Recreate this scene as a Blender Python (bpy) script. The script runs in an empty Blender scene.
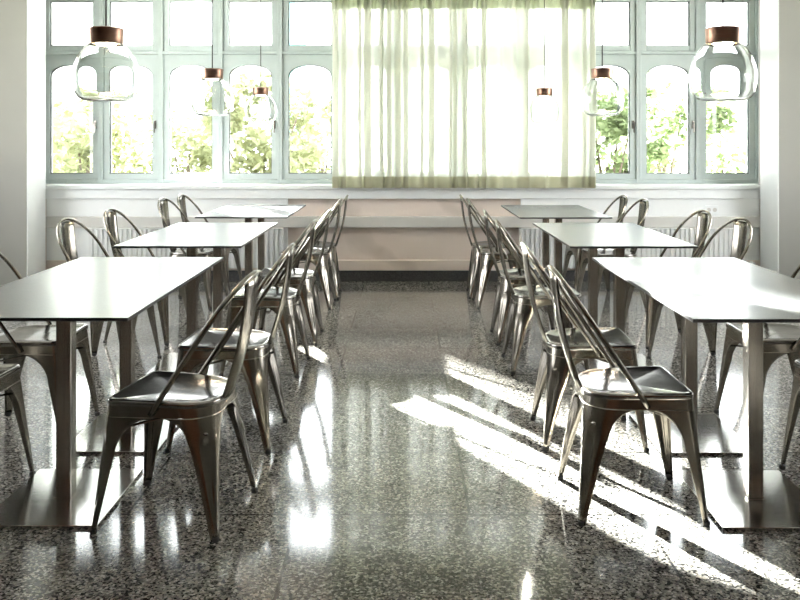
import bpy, bmesh, math, random
from mathutils import Vector, Matrix
random.seed(7)
sc = bpy.context.scene
COL = sc.collection
PI = math.pi

# ------------------------------------------------------------------ materials
def new_mat(name):
    m = bpy.data.materials.new(name); m.use_nodes = True
    return m, m.node_tree, m.node_tree.nodes['Principled BSDF']

def plain(name, col, rough=.5, metal=0.0, noise=0.0, scale=20.0, **kw):
    m, nt, b = new_mat(name)
    b.inputs['Roughness'].default_value = rough
    b.inputs['Metallic'].default_value = metal
    for k, v in kw.items(): b.inputs[k].default_value = v
    if noise:
        tc = nt.nodes.new('ShaderNodeTexCoord'); n = nt.nodes.new('ShaderNodeTexNoise')
        n.inputs['Scale'].default_value = scale; n.inputs['Detail'].default_value = 4
        r = nt.nodes.new('ShaderNodeValToRGB')
        r.color_ramp.elements[0].position = .3; r.color_ramp.elements[1].position = .7
        r.color_ramp.elements[0].color = (*[c*(1-noise) for c in col], 1)
        r.color_ramp.elements[1].color = (*[min(1, c*(1+noise)) for c in col], 1)
        nt.links.new(tc.outputs['Object'], n.inputs['Vector']); nt.links.new(n.outputs['Fac'], r.inputs['Fac'])
        nt.links.new(r.outputs['Color'], b.inputs['Base Color'])
    else:
        b.inputs['Base Color'].default_value = (*col, 1)
    return m

def brushed(name, col, rough, stretch, var=.12):
    m, nt, b = new_mat(name)
    b.inputs['Metallic'].default_value = 1
    tc = nt.nodes.new('ShaderNodeTexCoord'); mp = nt.nodes.new('ShaderNodeMapping')
    mp.inputs['Scale'].default_value = stretch
    n = nt.nodes.new('ShaderNodeTexNoise'); n.inputs['Scale'].default_value = 1; n.inputs['Detail'].default_value = 5
    r = nt.nodes.new('ShaderNodeValToRGB')
    r.color_ramp.elements[0].position = .3; r.color_ramp.elements[1].position = .7
    r.color_ramp.elements[0].color = (*[c*(1-var) for c in col], 1)
    r.color_ramp.elements[1].color = (*[min(1, c*(1+var)) for c in col], 1)
    mr = nt.nodes.new('ShaderNodeMapRange')
    mr.inputs['To Min'].default_value = rough*.8; mr.inputs['To Max'].default_value = rough*1.25
    L = nt.links.new
    L(tc.outputs['Object'], mp.inputs['Vector']); L(mp.outputs['Vector'], n.inputs['Vector'])
    L(n.outputs['Fac'], r.inputs['Fac']); L(r.outputs['Color'], b.inputs['Base Color'])
    L(n.outputs['Fac'], mr.inputs['Value']); L(mr.outputs['Result'], b.inputs['Roughness'])
    return m

def floor_mat():
    m, nt, b = new_mat('speckled_granite')
    L = nt.links.new
    tc = nt.nodes.new('ShaderNodeTexCoord')
    v = nt.nodes.new('ShaderNodeTexVoronoi'); v.inputs['Scale'].default_value = 140
    L(tc.outputs['Object'], v.inputs['Vector'])
    sep = nt.nodes.new('ShaderNodeSeparateColor'); L(v.outputs['Color'], sep.inputs['Color'])
    r = nt.nodes.new('ShaderNodeValToRGB'); r.color_ramp.interpolation = 'CONSTANT'
    E = r.color_ramp.elements
    E[0].position = 0; E[0].color = (.03, .03, .03, 1)
    E[1].position = .30; E[1].color = (.14, .138, .132, 1)
    for p, c in ((.52, (.23, .225, .21, 1)), (.72, (.32, .30, .27, 1)), (.88, (.46, .445, .42, 1))):
        e = E.new(p); e.color = c
    L(sep.outputs['Red'], r.inputs['Fac'])
    n = nt.nodes.new('ShaderNodeTexNoise'); n.inputs['Scale'].default_value = 260; n.inputs['Detail'].default_value = 3
    L(tc.outputs['Object'], n.inputs['Vector'])
    mr = nt.nodes.new('ShaderNodeMapRange'); mr.inputs['From Min'].default_value = .3; mr.inputs['From Max'].default_value = .7
    mr.inputs['To Min'].default_value = .7; mr.inputs['To Max'].default_value = 1.3
    L(n.outputs['Fac'], mr.inputs['Value'])
    mx = nt.nodes.new('ShaderNodeMix'); mx.data_type = 'RGBA'; mx.blend_type = 'MULTIPLY'; mx.inputs['Factor'].default_value = 1
    L(r.outputs['Color'], mx.inputs[6]); L(mr.outputs['Result'], mx.inputs[7])
    # tile to tile tint and joints
    br = nt.nodes.new('ShaderNodeTexBrick'); br.offset = .5
    mp = nt.nodes.new('ShaderNodeMapping'); mp.inputs['Location'].default_value = (.37, .62, 0)
    L(tc.outputs['Object'], mp.inputs['Vector']); L(mp.outputs['Vector'], br.inputs['Vector'])
    br.inputs['Scale'].default_value = 1; br.inputs['Brick Width'].default_value = 1.2; br.inputs['Row Height'].default_value = .6
    br.inputs['Mortar Size'].default_value = .005; br.inputs['Mortar Smooth'].default_value = .1
    br.inputs['Color1'].default_value = (.85, .86, .87, 1); br.inputs['Color2'].default_value = (1.12, 1.1, 1.05, 1)
    br.inputs['Mortar'].default_value = (.25, .25, .25, 1)
    mx2 = nt.nodes.new('ShaderNodeMix'); mx2.data_type = 'RGBA'; mx2.blend_type = 'MULTIPLY'; mx2.inputs['Factor'].default_value = 1
    L(mx.outputs[2], mx2.inputs[6]); L(br.outputs['Color'], mx2.inputs[7])
    L(mx2.outputs[2], b.inputs['Base Color'])
    n2 = nt.nodes.new('ShaderNodeTexNoise'); n2.inputs['Scale'].default_value = 2.2; n2.inputs['Detail'].default_value = 5
    L(tc.outputs['Object'], n2.inputs['Vector'])
    mr2 = nt.nodes.new('ShaderNodeMapRange'); mr2.inputs['To Min'].default_value = .05; mr2.inputs['To Max'].default_value = .13
    L(n2.outputs['Fac'], mr2.inputs['Value']); L(mr2.outputs['Result'], b.inputs['Roughness'])
    b.inputs['IOR'].default_value = 1.5; b.inputs['Specular IOR Level'].default_value = 1.0
    return m

def marble_mat():
    m, nt, b = new_mat('pale_pink_marble'); L = nt.links.new
    tc = nt.nodes.new('ShaderNodeTexCoord'); n = nt.nodes.new('ShaderNodeTexNoise')
    n.inputs['Scale'].default_value = 3.2; n.inputs['Detail'].default_value = 7; n.inputs['Distortion'].default_value = 1.2
    w = nt.nodes.new('ShaderNodeTexWave'); w.inputs['Scale'].default_value = .55; w.inputs['Distortion'].default_value = 9
    w.inputs['Detail'].default_value = 4; w.bands_direction = 'DIAGONAL'
    r = nt.nodes.new('ShaderNodeValToRGB')
    r.color_ramp.elements[0].color = (.50, .42, .36, 1); r.color_ramp.elements[0].position = .0
    r.color_ramp.elements[1].color = (.70, .60, .53, 1); r.color_ramp.elements[1].position = .22
    mx = nt.nodes.new('ShaderNodeMix'); mx.data_type = 'RGBA'; mx.blend_type = 'MIX'
    mx.inputs[7].default_value = (.72, .64, .58, 1)
    L(tc.outputs['Object'], n.inputs['Vector']); L(tc.outputs['Object'], w.inputs['Vector'])
    L(w.outputs['Fac'], r.inputs['Fac']); L(n.outputs['Fac'], mx.inputs['Factor'])
    L(r.outputs['Color'], mx.inputs[6]); L(mx.outputs[2], b.inputs['Base Color'])
    b.inputs['Roughness'].default_value = .35
    return m

def thin_glass(name, tint):
    m = bpy.data.materials.new(name); m.use_nodes = True; nt = m.node_tree; nt.nodes.clear(); L = nt.links.new
    o = nt.nodes.new('ShaderNodeOutputMaterial'); t = nt.nodes.new('ShaderNodeBsdfTransparent'); g = nt.nodes.new('ShaderNodeBsdfGlossy')
    t.inputs['Color'].default_value = (*tint, 1); g.inputs['Roughness'].default_value = .01
    f = nt.nodes.new('ShaderNodeFresnel'); f.inputs['IOR'].default_value = 1.45
    mx = nt.nodes.new('ShaderNodeMixShader')
    L(f.outputs[0], mx.inputs[0]); L(t.outputs[0], mx.inputs[1]); L(g.outputs[0], mx.inputs[2]); L(mx.outputs[0], o.inputs[0])
    return m

def cloth_mat(name, col, trans, fac, open_weave=0.0):
    m = bpy.data.materials.new(name); m.use_nodes = True; nt = m.node_tree; nt.nodes.clear(); L = nt.links.new
    o = nt.nodes.new('ShaderNodeOutputMaterial'); d = nt.nodes.new('ShaderNodeBsdfDiffuse'); t = nt.nodes.new('ShaderNodeBsdfTranslucent')
    tc = nt.nodes.new('ShaderNodeTexCoord'); n = nt.nodes.new('ShaderNodeTexNoise'); n.inputs['Scale'].default_value = 300
    mp = nt.nodes.new('ShaderNodeMapping'); mp.inputs['Scale'].default_value = (1, 1, .2)
    r = nt.nodes.new('ShaderNodeValToRGB')
    r.color_ramp.elements[0].color = (*[c*.93 for c in trans], 1); r.color_ramp.elements[1].color = (*trans, 1)
    L(tc.outputs['Object'], mp.inputs['Vector']); L(mp.outputs['Vector'], n.inputs['Vector']); L(n.outputs['Fac'], r.inputs['Fac'])
    L(r.outputs['Color'], t.inputs['Color']); d.inputs['Color'].default_value = (*col, 1)
    mx = nt.nodes.new('ShaderNodeMixShader'); mx.inputs[0].default_value = fac
    L(d.outputs[0], mx.inputs[1]); L(t.outputs[0], mx.inputs[2])
    tr = nt.nodes.new('ShaderNodeBsdfTransparent'); mx2 = nt.nodes.new('ShaderNodeMixShader'); mx2.inputs[0].default_value = open_weave
    L(mx.outputs[0], mx2.inputs[1]); L(tr.outputs[0], mx2.inputs[2]); L(mx2.outputs[0], o.inputs[0])
    return m

def leaf_mat(name, a, b_):
    m = bpy.data.materials.new(name); m.use_nodes = True; nt = m.node_tree; nt.nodes.clear(); L = nt.links.new
    o = nt.nodes.new('ShaderNodeOutputMaterial'); d = nt.nodes.new('ShaderNodeBsdfDiffuse'); t = nt.nodes.new('ShaderNodeBsdfTranslucent')
    g = nt.nodes.new('ShaderNodeNewGeometry'); r = nt.nodes.new('ShaderNodeValToRGB')
    r.color_ramp.elements[0].color = (*a, 1); r.color_ramp.elements[1].color = (*b_, 1)
    L(g.outputs['Random Per Island'], r.inputs['Fac']); L(r.outputs['Color'], d.inputs['Color']); L(r.outputs['Color'], t.inputs['Color'])
    mx = nt.nodes.new('ShaderNodeMixShader'); mx.inputs[0].default_value = .5
    L(d.outputs[0], mx.inputs[1]); L(t.outputs[0], mx.inputs[2]); L(mx.outputs[0], o.inputs[0])
    return m

def emit(name, col, s):
    m = bpy.data.materials.new(name); m.use_nodes = True; nt = m.node_tree; nt.nodes.clear()
    o = nt.nodes.new('ShaderNodeOutputMaterial'); e = nt.nodes.new('ShaderNodeEmission')
    e.inputs['Color'].default_value = (*col, 1); e.inputs['Strength'].default_value = s
    nt.links.new(e.outputs[0], o.inputs[0]); return m

def wood_mat():
    m, nt, b = new_mat('brown_wood'); L = nt.links.new
    tc = nt.nodes.new('ShaderNodeTexCoord'); mp = nt.nodes.new('ShaderNodeMapping'); mp.inputs['Scale'].default_value = (6, 6, .7)
    n = nt.nodes.new('ShaderNodeTexNoise'); n.inputs['Scale'].default_value = 2; n.inputs['Detail'].default_value = 6; n.inputs['Distortion'].default_value = 1
    r = nt.nodes.new('ShaderNodeValToRGB')
    r.color_ramp.elements[0].color = (.22, .09, .04, 1); r.color_ramp.elements[1].color = (.42, .19, .09, 1)
    L(tc.outputs['Object'], mp.inputs['Vector']); L(mp.outputs['Vector'], n.inputs['Vector']); L(n.outputs['Fac'], r.inputs['Fac']); L(r.outputs['Color'], b.inputs['Base Color'])
    b.inputs['Roughness'].default_value = .5
    return m

M = {}
M['floor'] = floor_mat()
M['marble'] = marble_mat()
M['wood'] = wood_mat()
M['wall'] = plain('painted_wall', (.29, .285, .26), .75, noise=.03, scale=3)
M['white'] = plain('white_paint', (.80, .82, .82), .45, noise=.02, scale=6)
M['ceiling'] = plain('ceiling_paint', (.82, .82, .80), .8, noise=.02, scale=2)
M['panel'] = plain('off_white_panel', (.82, .835, .83), .5, noise=.02, scale=6)
M['frame'] = plain('grey_green_window_paint', (.55, .62, .612), .45, noise=.03, scale=9)
M['granite'] = plain('dark_granite', (.055, .055, .056), .25, noise=.5, scale=120)
M['duct'] = plain('grey_duct_paint', (.57, .56, .53), .5, noise=.03, scale=8)
M['radiator'] = plain('radiator_enamel', (.74, .75, .74), .35, noise=.02, scale=10)
M['steel'] = brushed('lacquered_raw_steel', (.275, .255, .22), .2, (14, 14, 5), .22)
M['steel_seat'] = brushed('worn_steel_seat', (.27, .257, .238), .14, (9, 14, 9), .3)
M['stainless'] = brushed('brushed_stainless', (.43, .405, .375), .2, (90, 90, 2), .12)
M['plate'] = brushed('polished_stainless_plate', (.60, .59, .57), .15, (3, 120, 3), .07)
M['top'] = plain('grey_laminate', (.20, .212, .214), .27, noise=.05, scale=160, **{'Specular IOR Level': .33})
M['edge'] = plain('black_laminate_core', (.03, .03, .032), .4, noise=.2, scale=60)
M['rubber'] = plain('black_rubber', (.015, .015, .015), .7, noise=.2, scale=60)
M['pane'] = thin_glass('window_glass', (.97, .99, .98))
M['gasket'] = plain('grey_rubber_gasket', (.13, .14, .14), .6, noise=.1)
M['globe'], _nt, _b = new_mat('clear_globe_glass')
_b.inputs['Transmission Weight'].default_value = 1; _b.inputs['Roughness'].default_value = 0; _b.inputs['IOR'].default_value = 1.45
_b.inputs['Base Color'].default_value = (.90, .92, .905, 1)
M['copper'] = brushed('brown_copper_cap', (.31, .19, .14), .38, (8, 8, 60), .15)
M['cord'] = plain('black_cord', (.03, .03, .03), .6, noise=.1)
M['lamp'] = emit('warm_lamp_glow', (1, .74, .5), 14)
M['curtain'] = cloth_mat('sheer_curtain_cloth', (.80, .80, .74), (.76, .77, .70), .74, .09)
M['hem'] = cloth_mat('double_hem_cloth', (.52, .51, .38), (.60, .58, .42), .5)
M['heading'] = cloth_mat('gathered_heading_cloth', (.60, .63, .46), (.70, .74, .54), .6)
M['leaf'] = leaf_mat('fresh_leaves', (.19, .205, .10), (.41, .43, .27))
M['leaf2'] = leaf_mat('dark_green_leaves', (.12, .16, .07), (.32, .38, .22))  # darker, greener leaf tone for the right-hand shrubs
M['bark'] = plain('grey_bark', (.13, .10, .08), .9, noise=.35, scale=15)
M['ground'] = plain('pale_gravel_ground', (.36, .37, .32), .9, noise=.2, scale=5)
M['render'] = plain('white_facade', (.82, .83, .82), .8, noise=.02, scale=1)
M['teal'] = plain('teal_panel', (.10, .30, .28), .5, noise=.08, scale=2)
M['slat'] = plain('grey_slat', (.10, .11, .11), .6, noise=.05)

# ------------------------------------------------------------------ helpers
def link(name, me, mat, parent=None, smooth=False):
    if smooth:
        for p in me.polygons: p.use_smooth = True
    if mat:
        for q in (mat if isinstance(mat, (list, tuple)) else [mat]): me.materials.append(M[q])
    o = bpy.data.objects.new(name, me); COL.objects.link(o)
    if parent: o.parent = parent
    return o

def obj(name, bm, mat, parent=None, smooth=False, solid=0, bevel=0, fix=True):
    me = bpy.data.meshes.new(name)
    if fix: bmesh.ops.recalc_face_normals(bm, faces=bm.faces[:])
    bm.to_mesh(me); bm.free()
    o = link(name, me, mat, parent, smooth)
    if solid:
        md = o.modifiers.new('thickness', 'SOLIDIFY'); md.thickness = solid; md.offset = 0
    if bevel:
        md = o.modifiers.new('edges', 'BEVEL'); md.width = bevel; md.segments = 2; md.limit_method = 'ANGLE'
    return o

def box(bm, x0, x1, y0, y1, z0, z1, mi=0):
    vs = [bm.verts.new((x, y, z)) for x in (x0, x1) for y in (y0, y1) for z in (z0, z1)]
    for f in ((0,1,3,2), (4,6,7,5), (0,4,5,1), (2,3,7,6), (0,2,6,4), (1,5,7,3)):
        fc = bm.faces.new([vs[i] for i in f]); fc.material_index = mi
    return vs

def boxes(name, lst, mat, parent=None, bevel=0):
    bm = bmesh.new()
    for b in lst: box(bm, *b)
    return obj(name, bm, mat, parent, bevel=bevel)

def grid(bm, rows, close_u=False):
    V = [[bm.verts.new(p) for p in r] for r in rows]
    n = len(V[0])
    for a, b in zip(V, V[1:]):
        for i in range(n if close_u else n-1):
            j = (i+1) % n
            bm.faces.new((a[i], a[j], b[j], b[i]))
    return V

def tube(bm, path, r, n=10, flat=1.0, caps=True):
    path = [Vector(p) for p in path]
    rows = []; up = None
    for i, p in enumerate(path):
        t = (path[min(i+1, len(path)-1)] - path[max(i-1, 0)]).normalized()
        if up is None:
            up = Vector((1, 0, 0)) if abs(t.x) < .8 else Vector((0, 1, 0))
        a = (up - t*up.dot(t)).normalized(); up = a; b = t.cross(a)
        rr = r[i] if isinstance(r, (list, tuple)) else r
        rows.append([p + a*rr*math.cos(2*PI*k/n) + b*rr*flat*math.sin(2*PI*k/n) for k in range(n)])
    V = grid(bm, rows, True)
    if caps:
        bm.faces.new(V[0][::-1]); bm.faces.new(V[-1])

def lathe(bm, prof, n=40, cx=0, cy=0):
    rows = [[(cx + r*math.cos(2*PI*k/n), cy + r*math.sin(2*PI*k/n), z) for k in range(n)] for r, z in prof]
    V = grid(bm, rows, True)
    return V

def empty(name, loc, rz, label, cat, group=None, kind=None):
    o = bpy.data.objects.new(name, None); COL.objects.link(o)
    o.location = loc; o.rotation_euler = (0, 0, rz); o.empty_display_size = .1
    tag(o, label, cat, group, kind); return o

def tag(o, label, cat, group=None, kind=None):
    if label: o['label'] = label
    if cat: o['category'] = cat
    if group: o['group'] = group
    if kind: o['kind'] = kind
    return o

def struct(o, label=None):
    o['kind'] = 'structure'
    if label: o['label'] = label
    return o

def dup(root, loc, rz, label):
    r = root.copy(); COL.objects.link(r); r.location = loc; r.rotation_euler = (0, 0, rz); r['label'] = label
    for ch in list(root.children):
        c = ch.copy(); COL.objects.link(c); c.parent = r
        for g in list(ch.children):
            d = g.copy(); COL.objects.link(d); d.parent = c
    return r

# ------------------------------------------------------------------ camera
cam = bpy.data.cameras.new('camera'); co = bpy.data.objects.new('camera', cam); COL.objects.link(co)
co.location = (0, 0, 1.305); co.rotation_euler = (PI/2, 0, 0)
cam.sensor_width = 36; cam.lens = 850/800*36; cam.shift_x = -.005; cam.shift_y = -157.5/800
cam.clip_end = 500
sc.camera = co

# ------------------------------------------------------------------ the room
XW, YB, CEIL = 4.3, -4.2, 3.25
YP, YA, YW = 7.60, 8.00, 8.30            # pier face, apron wall, window plane
XL, XR = -3.375, 3.355                   # sides of the window recess
struct(boxes('floor', [(-XW-.2, XW+.2, YB-.2, 8.6, -.15, 0)], 'floor'), 'dark speckled granite floor polished to a shine')
struct(boxes('ceiling', [(-XW-.2, XW+.2, YB-.2, 8.7, CEIL, CEIL+.2)], 'ceiling'))
struct(boxes('wall_left', [(-XW-.2, -XW, YB, YP, 0, .85), (-XW-.2, -XW, YB, YP, 2.95, CEIL), (-XW-.2, -XW, 6.7, YP, .85, 2.95), (-XW-.2, -XW, YB, 4.3, .85, 2.95), (-XW-.2, XL, YP, YA, 0, CEIL), (-XW-.2, -3.56, YA, 8.6, 0, CEIL)], 'wall'), 'pale grey wall beside the window at left')  # side opening added out of view to let in fill daylight
struct(boxes('wall_right', [(XW, XW+.2, YB, YP, 0, .85), (XW, XW+.2, YB, YP, 2.95, CEIL), (XW, XW+.2, 6.7, YP, .85, 2.95), (XW, XW+.2, YB, 4.3, .85, 2.95), (XR, XW+.2, YP, YA, 0, CEIL), (3.50, XW+.2, YA, 8.6, 0, CEIL)], 'wall'), 'pale beige wall beside the window at right')  # matching opening added out of view to brighten the room
struct(boxes('wall_front', [(-XW-.2, XW+.2, YB-.2, YB, 0, CEIL)], 'wood'))
WX0, PIT, NB = -3.546, .5837, 12
WX1 = WX0 + PIT*NB
struct(boxes('wall_back', [(-3.56, 3.5, 8.06, 8.5, 0, .90), (-3.56, 3.5, YW-.02, 8.6, 2.80, CEIL)], 'marble'), 'pale pinkish stone wall under the window')
struct(boxes('trim_1', [(-3.56, 3.5, YA-.02, 8.45, .865, .905)], 'white', bevel=.006), 'white window sill board')
struct(boxes('trim_2', [(XL, XR, YA, 8.06, .775, .865)], 'white', bevel=.004), 'white fascia under the window sill')
struct(boxes('trim_3', [(XL, XR, YA-.02, 8.06, .505, .607)], 'duct', bevel=.006), 'grey pipe casing along the wall')
struct(boxes('trim_4', [(XL, -1.10, 8.02, 8.06, .607, .775), (XL, -1.10, 8.02, 8.06, .10, .505), (XR-2.25, XR, 8.02, 8.06, .607, .775), (XR-2.25, XR, 8.02, 8.06, .10, .505)], 'panel'), 'white wall panels behind the radiators')
struct(boxes('trim_5', [(XL, XR, 8.0, 8.06, .10, .195)], 'marble', bevel=.004), 'low pinkish stone strip above the baseboard')
struct(boxes('trim_6', [(XL-.002, XL+.012, YP+.004, YA-.02, 0, CEIL)], 'white', bevel=.003), 'white board added to brighten the lit side of the recess at left')  # daylight on this reveal is put into the board's white colour
struct(boxes('trim_7', [(XR-.012, XR+.002, YP+.004, YA-.02, 0, CEIL)], 'white', bevel=.003), 'white board added to brighten the lit side of the recess at right')  # same here: the reveal's brightness comes from the added white board
struct(boxes('baseboard_back', [(XL, XR, 7.985, 8.06, 0, .10)], 'granite', bevel=.004), 'dark granite baseboard')

# window bays
def arch_profile(x0, x1, zs, zt, n=14):
    c, a = (x0+x1)/2, (x1-x0)/2
    return [(c + a*math.cos(PI - PI*k/n), zs + (zt-zs)*math.sin(PI*k/n)**.9) for k in range(n+1)]

def make_bay(i):
    x0 = WX0 + PIT*i
    w = bpy.data.objects.new(f'window_{i+1}', None); COL.objects.link(w); w.location = (x0 + PIT/2, YW, .905); struct(w)
    L, R = -PIT/2, PIT/2; z0 = -.905
    # fixed frame: posts, head, transom, bottom rail (its own depth), local coordinates
    p = .024
    bm = bmesh.new()
    H = lambda z: z + z0
    box(bm, L, L+p, -.01, .12, H(.905), H(2.80)); box(bm, R-p, R, -.01, .12, H(.905), H(2.80))
    box(bm, L+p, R-p, -.01, .12, H(2.735), H(2.80)); box(bm, L+p, R-p, -.012, .12, H(2.168), H(2.196)); box(bm, L+p, R-p, -.008, .12, H(.905), H(.945))
    obj('frame', bm, 'frame', w, bevel=.004)
    # upper casement
    gx0, gx1 = L+.081, R-.081
    bm = bmesh.new()
    a0, a1 = L+p+.003, R-p-.003
    box(bm, a0, gx0, .012, .085, H(2.199), H(2.732)); box(bm, gx1, a1, .012, .085, H(2.199), H(2.732))
    box(bm, gx0, gx1, .012, .085, H(2.199), H(2.253)); box(bm, gx0, gx1, .012, .085, H(2.685), H(2.732))
    obj('sash', bm, 'frame', w, bevel=.006)
    boxes('pane', [(gx0-.006, gx1+.006, .048, .054, H(2.247), H(2.691))], 'pane', w)
    # lower casement with the arched head
    bm = bmesh.new()
    box(bm, a0, gx0, .012, .085, H(.948), H(2.165)); box(bm, gx1, a1, .012, .085, H(.948), H(2.165)); box(bm, gx0, gx1, .012, .085, H(.948), H(1.0))
    pr = arch_profile(gx0, gx1, H(1.955), H(2.066))
    top = H(2.165)
    for (xa, za), (xb, zb) in zip(pr, pr[1:]):
        f = [bm.verts.new(q) for q in ((xa, .012, za), (xb, .012, zb), (xb, .012, top), (xa, .012, top))]
        g = [bm.verts.new((v.co.x, .085, v.co.z)) for v in f]
        bm.faces.new(f); bm.faces.new(g[::-1])
        bm.faces.new((f[0], g[0], g[1], f[1])); bm.faces.new((f[2], g[2], g[3], f[3]))
    bmesh.ops.remove_doubles(bm, verts=bm.verts[:], dist=.0002)
    obj('sash', bm, 'frame', w)
    boxes('pane', [(gx0-.006, gx1+.006, .048, .054, H(.994), H(2.1))], 'pane', w)
    # rubber gaskets around both panes
    g = .0075
    bm = bmesh.new()
    box(bm, gx0, gx0+g, .03, .05, H(2.253), H(2.685)); box(bm, gx1-g, gx1, .03, .05, H(2.253), H(2.685))
    box(bm, gx0+g, gx1-g, .03, .05, H(2.253), H(2.253)+g); box(bm, gx0+g, gx1-g, .03, .05, H(2.685)-g, H(2.685))
    obj('gasket', bm, 'gasket', w)
    bm = bmesh.new()
    o_ = [(gx0, H(1.0))] + pr + [(gx1, H(1.0))]
    cx, cz = (gx0+gx1)/2, H(1.5)
    n_ = [(gx0+g, H(1.0)+g)] + [(cx + (a-cx)*(1-g/.21), z-g) for a, z in pr] + [(gx1-g, H(1.0)+g)]
    rows = [[(a, .03, z) for a, z in o_], [(a, .03, z) for a, z in n_], [(a, .05, z) for a, z in n_], [(a, .05, z) for a, z in o_]]
    rows = [list(q) for q in zip(*rows)]; rows.append(rows[0]); grid(bm, rows, True)
    bmesh.ops.remove_doubles(bm, verts=bm.verts[:], dist=.0001)
    obj('gasket', bm, 'gasket', w)
    if i in (1, 3, 9, 10, 0):
        bm = bmesh.new(); s = R - p - .028
        box(bm, s-.009, s+.009, -.004, .014, H(1.44), H(1.52)); box(bm, s-.006, s+.006, -.03, -.004, H(1.49), H(1.505)); box(bm, s-.006, s+.006, -.034, -.022, H(1.40), H(1.505))
        obj('handle', bm, 'stainless', w, bevel=.002)
for i in range(NB): make_bay(i)

# ------------------------------------------------------------------ radiators and socket
def radiator(x0, x1, label):
    r = empty('radiator', ((x0+x1)/2, 7.94, .13), 0, label, 'radiator', 'radiators under the window sill')
    h = (x1-x0)/2; z1 = .365
    bm = bmesh.new(); pts = []
    n = int((x1-x0)/.045); 
    for k in range(n):
        a = -h + k*(x1-x0)/n; s = (x1-x0)/n
        pts += [(a, .012), (a+s*.28, .012), (a+s*.42, -.006), (a+s*.86, -.006)]
    pts.append((h, .012))
    grid(bm, [[(px, py, 0) for px, py in pts], [(px, py, z1) for px, py in pts]])
    obj('panel', bm, 'radiator', r, solid=.003)
    boxes('top_grille', [(-h, h, -.008, .05, z1-.001, z1+.008)], 'radiator', r, bevel=.002)
    boxes('rear_panel', [(-h, h, .04, .05, 0, z1)], 'radiator', r)
    for sx in (-1, 1):
        boxes('support', [(sx*(h-.15)-.02, sx*(h-.15)+.02, .01, .045, -.13, z1-.05)], 'radiator', r)
    bm = bmesh.new(); tube(bm, [(h+.002, .02, .04), (h+.05, .02, .04), (h+.05, .02, -.13)], .009, 8); obj('pipe', bm, 'radiator', r, True)
    bm = bmesh.new(); tube(bm, [(h+.05, .02, .045), (h+.05, -.045, .045)], .018, 12); obj('valve', bm, 'white', r, True)
radiator(-2.95, -1.13, 'white ribbed radiator behind the left row of tables')
radiator(1.08, 3.20, 'white ribbed radiator behind the right row of tables')
s = empty('power_socket', (2.90, 8.02, .67), 0, 'small white power socket on wall under the window at right', 'power socket')
boxes('cover_plate', [(-.06, .06, -.012, 0, -.04, .04)], 'white', s, bevel=.003)
for sx in (-.028, .028):
    bm = bmesh.new(); tube(bm, [(sx, -.0105, 0), (sx, -.014, 0)], .02, 20); obj('outlet', bm, 'duct', s)

# ------------------------------------------------------------------ curtain
def make_curtain():
    x0, x1, zt, zb = -.672, 1.795, 3.245, .882
    rnd = random.Random(11)
    # wide soft waves with folds that lap back over themselves in between
    P = [(x0, .02)]; x = x0; sgn = 1
    while x < x1 - .03:
        if rnd.random() < .55:
            f = rnd.uniform(.035, .085); k = rnd.uniform(.6, .85)
            P += [(x + f, -.035), (x + f*(1-k), .0), (x + f*(2-k), .038)]; x += f*(2-k)
            if rnd.random() < .35:
                P += [(x - f*.5, -.01), (x + f*.35, .03)]; x += f*.35
        else:
            w = rnd.uniform(.035, .10); x += w; sgn = -sgn
            P.append((x, sgn*rnd.uniform(.012, .035)))
    P[-1] = (x1, P[-1][1])
    def spline(n=12):
        out = []
        Q = [P[0]] + P + [P[-1]]
        for i in range(1, len(Q)-2):
            a, b, c_, d = (Vector(q) for q in Q[i-1:i+3])
            for j in range(n):
                t = j/n
                out.append(.5*((2*b) + (c_-a)*t + (2*a-5*b+4*c_-d)*t*t + (3*b-a-3*c_+d)*t**3))
        out.append(Vector(P[-1])); return out
    S = spline()
    def curve(t_amp, sway):
        return [(q.x + sway*math.sin(q.x*5.1)*.012, q.y*t_amp) for q in S]
    c = empty('curtain', (0, 7.925, zb), 0, 'pale green sheer curtain hanging in pleats across the middle of the window', 'curtain')
    def sheet(z0, z1, nz, off=0):
        rows = []
        for i in range(nz+1):
            z = z0 + (z1-z0)*i/nz; f = (z-zb)/(zt-zb)
            amp = 1.0 + .12*math.sin(f*3) ; sway = math.sin(f*PI*.9 + .4)
            g = max(0, min(1, (z-2.40)/.36)); g = g*g*(3-2*g)
            rows.append([(px + g*.010*math.sin(px*2*PI/.041 + 1.3*math.sin(px*9)), py + off + g*.022*math.cos(px*2*PI/.041 + 1.3*math.sin(px*9)), z - zb) for px, py in curve(amp, sway)])
        return rows
    bm = bmesh.new(); grid(bm, sheet(zb, zt, 30)); obj('cloth', bm, 'curtain', c, True, fix=False)
    bm = bmesh.new(); grid(bm, sheet(zb, zb+.105, 2, -.004)); obj('hem', bm, 'hem', c, True, fix=False)
    bm = bmesh.new(); grid(bm, sheet(zt-.69, zt, 8, .004)); obj('heading', bm, 'heading', c, True, fix=False)
make_curtain()

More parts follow.
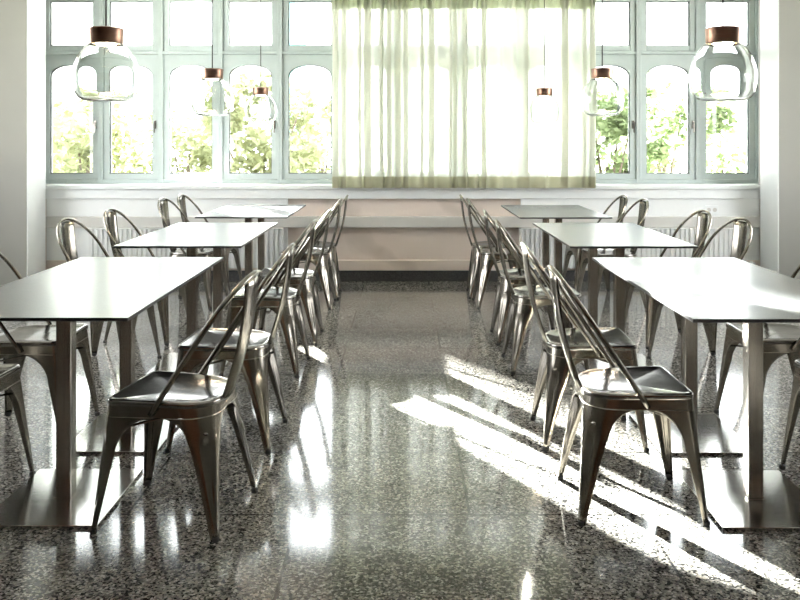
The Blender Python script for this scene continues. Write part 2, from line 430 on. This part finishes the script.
# ------------------------------------------------------------------ chair
ZS = .43
def lerp(a, b, t): return a + (b-a)*t
def corner(fx, sy, z):
    t = z/ZS
    if fx > 0: return Vector((lerp(.224, .180, t), sy*lerp(.210, .182, t))), lerp(.014, .030, t)
    return Vector((-lerp(.220, .176, t), sy*lerp(.208, .168, t))), lerp(.016, .118, t**1.5)
def arc_pts(c, u, v, r, n):
    o = c + u*r + v*r; out = []
    for k in range(n+1):
        a = PI/2*k/n
        out.append(o - v*r*math.cos(a) - u*r*math.sin(a))   # from c+u*r to c+v*r
    return out
def leg_mesh(fx, sy):
    bm = bmesh.new(); rows = []
    zs, ztop = .26, .388
    zl = [.004, .03, .06, .09, .12, .15, .18, .21, .24, .26, .28, .30, .32, .335, .35, .36, .37, .378, .384, .388]
    for z in zl:
        c, r = corner(fx, sy, z); o, _ = corner(-fx, sy, z); p, _ = corner(fx, -sy, z)
        u = (o-c); lu = u.length; u.normalize(); v = (p-c); lv = v.length; v.normalize()
        def W(half):
            wb = .066 if fx < 0 else .052
            if z <= zs: return lerp(.021, wb, (z/zs)**1.15)
            q = (z-zs)/(ztop-zs)
            return half - (half-wb)*math.sqrt(max(0, 1-q**2.3))
        wu, wv = max(W(lu/2), r+.001), max(W(lv/2), r+.001)
        arc = arc_pts(c, u, v, r, 10)
        # pressed groove down the outer corner
        g = max(0, min(1, (z-.085)/.03, (.335-z)/.05))
        inn = (u+v).normalized()
        for k, q in enumerate(arc):
            s = max(0, 1 - abs(k-5)/3.2); s = s*s*(3-2*s)
            arc[k] = q + inn*(.0075*g*s)
        A = [c + u*lerp(wu, r, k/5) for k in range(5)]; B = [c + v*lerp(r, wv, k/5) for k in range(1, 6)]
        rows.append([(q.x, q.y, z) for q in A + arc + B])
    grid(bm, rows); return bm
def outline(z, off=0.0, n=8):
    pts = []
    for fx, sy in ((1, -1), (1, 1), (-1, 1), (-1, -1)):
        c, r = corner(fx, sy, z)
        c = c + Vector((fx*off, sy*off)); r += off
        u = Vector((-fx, 0)); v = Vector((0, -sy))
        a = arc_pts(c, u, v, r, n)
        if fx*sy < 0: pts += a       # keep the loop counter-clockwise
        else: pts += a[::-1]
    return pts
def hoop_pt(s, y):
    # the hoop's plane, s metres up it
    a, b = Vector((.022, 0, .398)), Vector((-.282, 0, .852))
    d = (b-a); return a + d*(s/d.length) + Vector((0, y, 0))
def hoop_path():
    L = (Vector((.022, 0, .398)) - Vector((-.282, 0, .852))).length
    s0 = L - .235; path = []
    for k in range(10):
        t = k/10; path.append(hoop_pt(s0*t, -(.186 + .010*math.sin(t*PI/2))))
    for k in range(25):
        a = PI*k/24; path.append(hoop_pt(s0 + .235*math.sin(a)**.92, -.196*math.cos(a)))
    for k in range(9, -1, -1):
        t = k/10; path.append(hoop_pt(s0*t, .186 + .010*math.sin(t*PI/2)))
    return path

def make_chair(label):
    t = empty('steel_bistro_chair', (0, 0, 0), 0, label, 'chair', 'raw steel bistro chairs')
    # seat pan
    bm = bmesh.new()
    base = outline(ZS)
    cen = Vector((0, 0))
    prof = [(.004, .424), (.0065, .430), (.0065, .438), (.003, .4435), (-.004, .445), (-.012, .4435), (-.024, .440)]
    rows = [[(q.x, q.y, z - .012*max(0, -q.x/.18)) for q in outline(ZS, off)] for off, z in prof]
    inner = outline(ZS, -.024)
    for f, dz in ((.8, -.003), (.55, -.006), (.3, -.008), (.08, -.0085)):
        rows.append([(q.x*f, q.y*f, .440 + dz - .012*max(0, -q.x*f/.18)) for q in inner])
    V = grid(bm, rows, True); bm.faces.new(V[-1])
    obj('seat', bm, 'steel_seat', t, True)
    # apron under the seat
    bm = bmesh.new()
    grid(bm, [[(q.x, q.y, z) for q in outline(z)] for z in (.3878, .40, .415, .428)], True)
    ap = obj('apron', bm, 'steel', t, True, solid=.0026); ap.modifiers[0].use_rim = False
    for fx in (1, -1):
        for sy in (-1, 1):
            lg = obj('leg', leg_mesh(fx, sy), 'steel', t, True, solid=.0028)
            c, r = corner(fx, sy, .012)
            bm = bmesh.new(); q = c - Vector((fx, sy))*.0085
            rows = []
            for rr, z in ((.0105, 0), (.0125, .003), (.0125, .014), (.0095, .017)):
                rows.append([(q.x + rr*math.cos(2*PI*k/14), q.y + rr*math.sin(2*PI*k/14), z) for k in range(14)])
            V = grid(bm, rows, True); bm.faces.new(V[0][::-1]); bm.faces.new(V[-1])
            obj('rubber_foot', bm, 'rubber', lg, True)
    bm = bmesh.new(); tube(bm, hoop_path(), .0092, 10, .8); obj('back_hoop', bm, 'steel', t, True)
    # central back splat, dished across, curving down to the rear of the seat
    bm = bmesh.new(); rows = []
    for k in range(13):
        s = k/12; x = lerp(-.275, -.181, s) - .018*math.sin(s*PI); z = lerp(.838, .418, s)
        hw = lerp(.068, .050, s)
        rows.append([(x + dx, y*hw, z) for y, dx in ((-1, .008), (-.9, 0), (-.55, -.002), (-.45, -.006), (0, -.007), (.45, -.006), (.55, -.002), (.9, 0), (1, .008))])
    grid(bm, rows); obj('backrest', bm, 'steel', t, True, solid=.0025)
    # cross brace between the legs under the seat
    bm = bmesh.new()
    for sy in (1, -1):
        tube(bm, [(.168, -sy*.165, .335), (0, 0, .352 + .006*sy), (-.165, sy*.16, .335)], .007, 8, .6)
    obj('cross_brace', bm, 'steel', t, True)
    return t

chairs = [
    # inner side of the left row
    (-.795, 3.005, PI-.15, 'steel bistro chair in left foreground turned slightly toward the window, dark glossy seat'),
    (-.772, 3.77, PI-.04, 'steel bistro chair on the aisle just behind the left foreground chair'),
    (-.795, 4.93, PI-.05, 'steel bistro chair on the aisle at the near end of the left middle table'),
    (-.776, 5.66, PI, 'steel bistro chair on the aisle at the far end of the left middle table'),
    (-.785, 6.83, PI-.03, 'steel bistro chair on the aisle, second from the window in the left row'),
    (-.765, 7.27, PI+.02, 'steel bistro chair on the aisle closest to the window in the left row'),
    # inner side of the right row
    (.815, 3.095, 0, 'steel bistro chair in right foreground with sunlit floor behind its legs'),
    (.812, 3.79, -.02, 'steel bistro chair on the aisle just behind the right foreground chair'),
    (.818, 4.98, .02, 'steel bistro chair on the aisle at the near end of the right middle table'),
    (.815, 5.66, 0, 'steel bistro chair on the aisle at the far end of the right middle table'),
    (.79, 6.85, .02, 'steel bistro chair on the aisle, second from the window in the right row'),
    (.765, 7.29, -.03, 'steel bistro chair on the aisle closest to the window in the right row'),
    # wall side of the left row
    (-1.672, 3.13, -.02, 'steel bistro chair cut off by the left edge, nearest the viewer'),
    (-1.68, 3.86, 0, 'steel bistro chair at left edge behind the front table column'),
    (-1.72, 4.97, -.16, 'steel bistro chair on wall side of the left middle table, near end'),
    (-1.71, 5.70, -.14, 'steel bistro chair on wall side of the left middle table, far end'),
    (-1.685, 6.85, -.17, 'steel bistro chair on wall side of the left far table, near end'),
    (-1.665, 7.36, -.12, 'steel bistro chair on wall side of the left far table by the window'),
    # wall side of the right row
    (1.73, 3.20, PI+.02, 'steel bistro chair cut off by the right edge, nearest the viewer'),
    (1.722, 3.90, PI, 'steel bistro chair at right edge behind the front table column'),
    (1.73, 4.98, PI+.20, 'steel bistro chair on wall side of the right middle table, near end'),
    (1.72, 5.60, PI+.16, 'steel bistro chair on wall side of the right middle table, far end'),
    (1.64, 6.74, PI+.12, 'steel bistro chair on wall side of the right far table, near end'),
    (1.60, 7.22, PI+.10, 'steel bistro chair on wall side of the right far table by the window'),
]
proto = None
for x, y, rz, lab in chairs:
    if proto is None:
        proto = make_chair(lab); proto.location = (x, y, 0); proto.rotation_euler = (0, 0, rz)
    else: dup(proto, (x, y, 0), rz, lab)

# ------------------------------------------------------------------ tables
def make_table(x, y0, y1, cd, pw, label):
    yc = (y0+y1)/2; h = (y1-y0)/2
    t = empty('dining_table', (x, yc, 0), 0, label, 'table', 'long two-column dining tables')
    bm = bmesh.new(); box(bm, -.35, .35, -h, h, .728, .740)
    bm.faces.ensure_lookup_table()
    bmesh.ops.recalc_face_normals(bm, faces=bm.faces[:])
    for f in bm.faces: f.material_index = 0 if f.normal.z > .5 else 1
    obj('tabletop', bm, ['top', 'edge'], t, bevel=.0015)
    for d in (-cd, cd):
        c = boxes('column', [(-.0275, .0275, d-.0275, d+.0275, .012, .718)], 'stainless', t, bevel=.003)
        boxes('collar', [(-.034, .034, d-.034, d+.034, .0121, .016)], 'stainless', c, bevel=.001)
        boxes('base_plate', [(-pw, pw, d-.25, d+.25, 0, .012)], 'plate', t, bevel=.002)
        boxes('mounting_plate', [(-.16, .16, d-.12, d+.12, .718, .728)], 'edge', t)
make_table(-1.24, 2.74, 4.19, .345, .205, 'grey topped dining table at the front of the left row')
make_table(-1.24, 4.64, 6.00, .345, .205, 'grey topped dining table in the middle of the left row')
make_table(-1.24, 6.46, 7.72, .30, .205, 'grey topped dining table at the window end of the left row')
make_table(1.275, 2.72, 4.18, .345, .205, 'grey topped dining table at the front of the right row')
make_table(1.255, 4.63, 5.98, .345, .205, 'grey topped dining table in the middle of the right row')
make_table(1.225, 6.42, 7.68, .30, .15, 'grey topped dining table at the window end of the right row')

# ------------------------------------------------------------------ pendant lamps
def make_pendant(label):
    t = empty('pendant_lamp', (0, 0, 1.471), 0, label, 'lamp', 'glass globe pendant lamps over the tables')
    out = [(.0, .0035), (.05, .001), (.085, .004), (.108, .016), (.124, .042), (.133, .080), (.134, .110), (.128, .145), (.114, .182), (.094, .213), (.074, .234), (.062, .243)]
    inn = [(.0605, .240), (.072, .231), (.092, .2095), (.111, .180), (.1245, .144), (.130, .110), (.129, .081), (.1205, .044), (.105, .020), (.083, .009), (.05, .006), (.0, .0085)]
    bm = bmesh.new(); lathe(bm, [(max(r, .0004), z) for r, z in out + inn], 48)
    obj('glass_globe', bm, 'globe', t, True)
    bm = bmesh.new(); lathe(bm, [(.0004, .303), (.06, .303), (.0685, .300), (.0695, .295), (.0675, .243), (.066, .240), (.062, .240), (.0605, .262), (.0004, .262)], 40)
    o = obj('cap', bm, 'copper', t, True); md = o.modifiers.new('split', 'EDGE_SPLIT'); md.split_angle = .6
    bm = bmesh.new(); lathe(bm, [(.0004, .261), (.046, .261), (.048, .257), (.045, .240), (.035, .232), (.0004, .230)], 32); obj('bulb', bm, 'lamp', t, True)
    bm = bmesh.new(); tube(bm, [(0, 0, .303), (0, 0, CEIL-1.471-.03)], .0035, 8); obj('cord', bm, 'cord', t, True)
    bm = bmesh.new(); lathe(bm, [(.0004, CEIL-1.471-.035), (.05, CEIL-1.471-.033), (.055, CEIL-1.471-.028), (.055, CEIL-1.471), (.0004, CEIL-1.471)], 24); obj('ceiling_rose', bm, 'copper', t)
    return t
pend = [(-1.22, 3.48, 1.471, 'nearest globe pendant lamp of the left row, largest glass at upper left'),
        (-1.22, 5.41, 1.467, 'middle globe pendant lamp of the left row'),
        (-1.22, 7.24, 1.455, 'farthest globe pendant lamp of the left row, in front of an arched pane'),
        (1.302, 3.47, 1.466, 'nearest globe pendant lamp of the right row, largest glass at upper right'),
        (1.255, 5.38, 1.443, 'middle globe pendant lamp of the right row beside the curtain edge'),
        (1.215, 7.36, 1.415, 'farthest globe pendant lamp of the right row, in front of the curtain')]
pp = None
for x, y, z, lab in pend:
    if pp is None: pp = make_pendant(lab); q = pp
    else: q = dup(pp, (0, 0, 0), 0, lab)
    q.location = (x, y, 1.471)
# each cord keeps its length: the glass hangs at one height under the level ceiling

# ------------------------------------------------------------------ outside
struct(boxes('ground', [(-90, 90, -60, 160, -.62, -.5)], 'ground'), 'pale ground outside the window')
def make_tree(x, y, zc, rx, rz, n, leaf, mat, label, seed):
    rnd = random.Random(seed)
    t = empty('leafy_shrub', (x, y, -.5), 0, label, 'shrub', 'shrubs outside the window')
    bm = bmesh.new(); 
    tube(bm, [(0, 0, 0), (.05, 0, zc*.5), (0, .05, zc)], [.07, .05, .03], 8); obj('trunk', bm, 'bark', t, True)
    vs, fs = [], []
    blobs = [(rnd.uniform(-.75, .75)*rx, rnd.uniform(-.6, .6)*rx, zc + rnd.uniform(-.85, .8)*rz, rnd.uniform(.25, .5)) for _ in range(26)]
    for b in blobs[::3]:
        bm = bmesh.new() if b is blobs[0] else bm2
        bm2 = bm
        tube(bm, [(0, 0, zc*.45), (b[0]*.5, b[1]*.5, (zc*.45+b[2])/2), b[:3]], [.035, .02, .008], 6)
    obj('branch', bm2, 'bark', t, True)
    for k in range(n):
        b = rnd.choice(blobs)
        d = Vector((rnd.gauss(0, 1), rnd.gauss(0, 1), rnd.gauss(0, 1))).normalized() * b[3]*min(rx, rz)*rnd.random()**.4
        p = Vector(b[:3]) + d
        if p.z < .1: p.z = .1 + rnd.random()*.3
        a = Vector((rnd.gauss(0, 1), rnd.gauss(0, 1), rnd.gauss(0, .6))).normalized(); bb = a.cross(Vector((rnd.gauss(0, 1), rnd.gauss(0, 1), rnd.gauss(0, 1)))).normalized()
        s = leaf*rnd.uniform(.6, 1.3); i = len(vs)
        vs += [p - a*s, p + bb*s*.45, p + a*s, p - bb*s*.45]; fs.append((i, i+1, i+2, i+3))
    me = bpy.data.meshes.new('foliage'); me.from_pydata(vs, [], fs); link('foliage', me, mat, t)
make_tree(-7.0, 18.3, 1.5, 1.5, 1.3, 2600, .10, 'leaf', 'yellow green shrub outside the far left panes', 1)
make_tree(-4.63, 12.4, 1.45, .9, 1.3, 1900, .085, 'leaf', 'yellow green shrub outside the second pane from left', 2)
make_tree(-4.15, 15.9, 1.3, .85, 1.2, 1500, .085, 'leaf', 'low green shrub outside the third pane from left', 3)
make_tree(-2.1, 12.6, 1.5, .9, 1.35, 2200, .09, 'leaf', 'green shrub outside the fourth pane from left', 4)
make_tree(-1.49, 15.4, 1.45, .8, 1.3, 1700, .085, 'leaf', 'green shrub outside the pane left of the curtain', 5)
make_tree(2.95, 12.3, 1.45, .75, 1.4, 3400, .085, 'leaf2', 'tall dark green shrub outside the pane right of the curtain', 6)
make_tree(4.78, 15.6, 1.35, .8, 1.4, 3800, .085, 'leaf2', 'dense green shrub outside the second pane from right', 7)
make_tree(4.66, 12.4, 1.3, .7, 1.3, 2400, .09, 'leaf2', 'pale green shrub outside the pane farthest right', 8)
b = empty('building', (-10.2, 62, -.5), 0, 'white building with dark slats seen through the upper panes at left', 'building')
boxes('wall', [(-3.2, 1.6, 0, 8, 0, 15)], 'render', b)
for k in range(4):
    boxes('slat', [(-2.1, -.2, -.25, 0, 8.2 + .78*k, 8.32 + .78*k)], 'slat', b)
boxes('corner_panel', [(1.6, 2.15, .2, 8, 0, 12.5)], 'teal', b)

b = empty('building', (-18.72, 40, -.5), .504, 'tall white sun blocker added outside behind the far left panes', 'building')  # added to block the sun on the right of a narrow slot
boxes('wall', [(0, 6, 0, 8, 0, 17)], 'render', b); boxes('blocker_edge', [(0, 6, -.05, 8.05, 17, 17.3)], 'slat', b)
b = empty('building', (-19.38, 40, -.5), .504, 'unseen white sun blocker added beyond the left end of the window', 'building')  # out of view, added to block the sun left of the slot
boxes('wall', [(-8, 0, 0, 8, 0, 17)], 'render', b); boxes('blocker_edge', [(-8, 0, -.05, 8.05, 17, 17.3)], 'slat', b)

# ------------------------------------------------------------------ light
w = bpy.data.worlds.new('overcast_sky'); sc.world = w; w.use_nodes = True
bg = w.node_tree.nodes['Background']; bg.inputs[0].default_value = (.965, .98, 1, 1); bg.inputs[1].default_value = 1.0
sun = bpy.data.lights.new('sun', 'SUN'); so = bpy.data.objects.new('sun', sun); COL.objects.link(so)
sun.energy = 32; sun.angle = .012; sun.color = (1, .97, .92)
d = Vector((.46, -.85, -.30)).normalized()
so.rotation_euler = d.to_track_quat('-Z', 'Y').to_euler(); so.location = (-6, 20, 6)

sc.view_settings.view_transform = 'Standard'; sc.view_settings.look = 'None'
sc.view_settings.gamma = 1; sc.view_settings.use_curve_mapping = False
sc.view_settings.exposure = 3.55
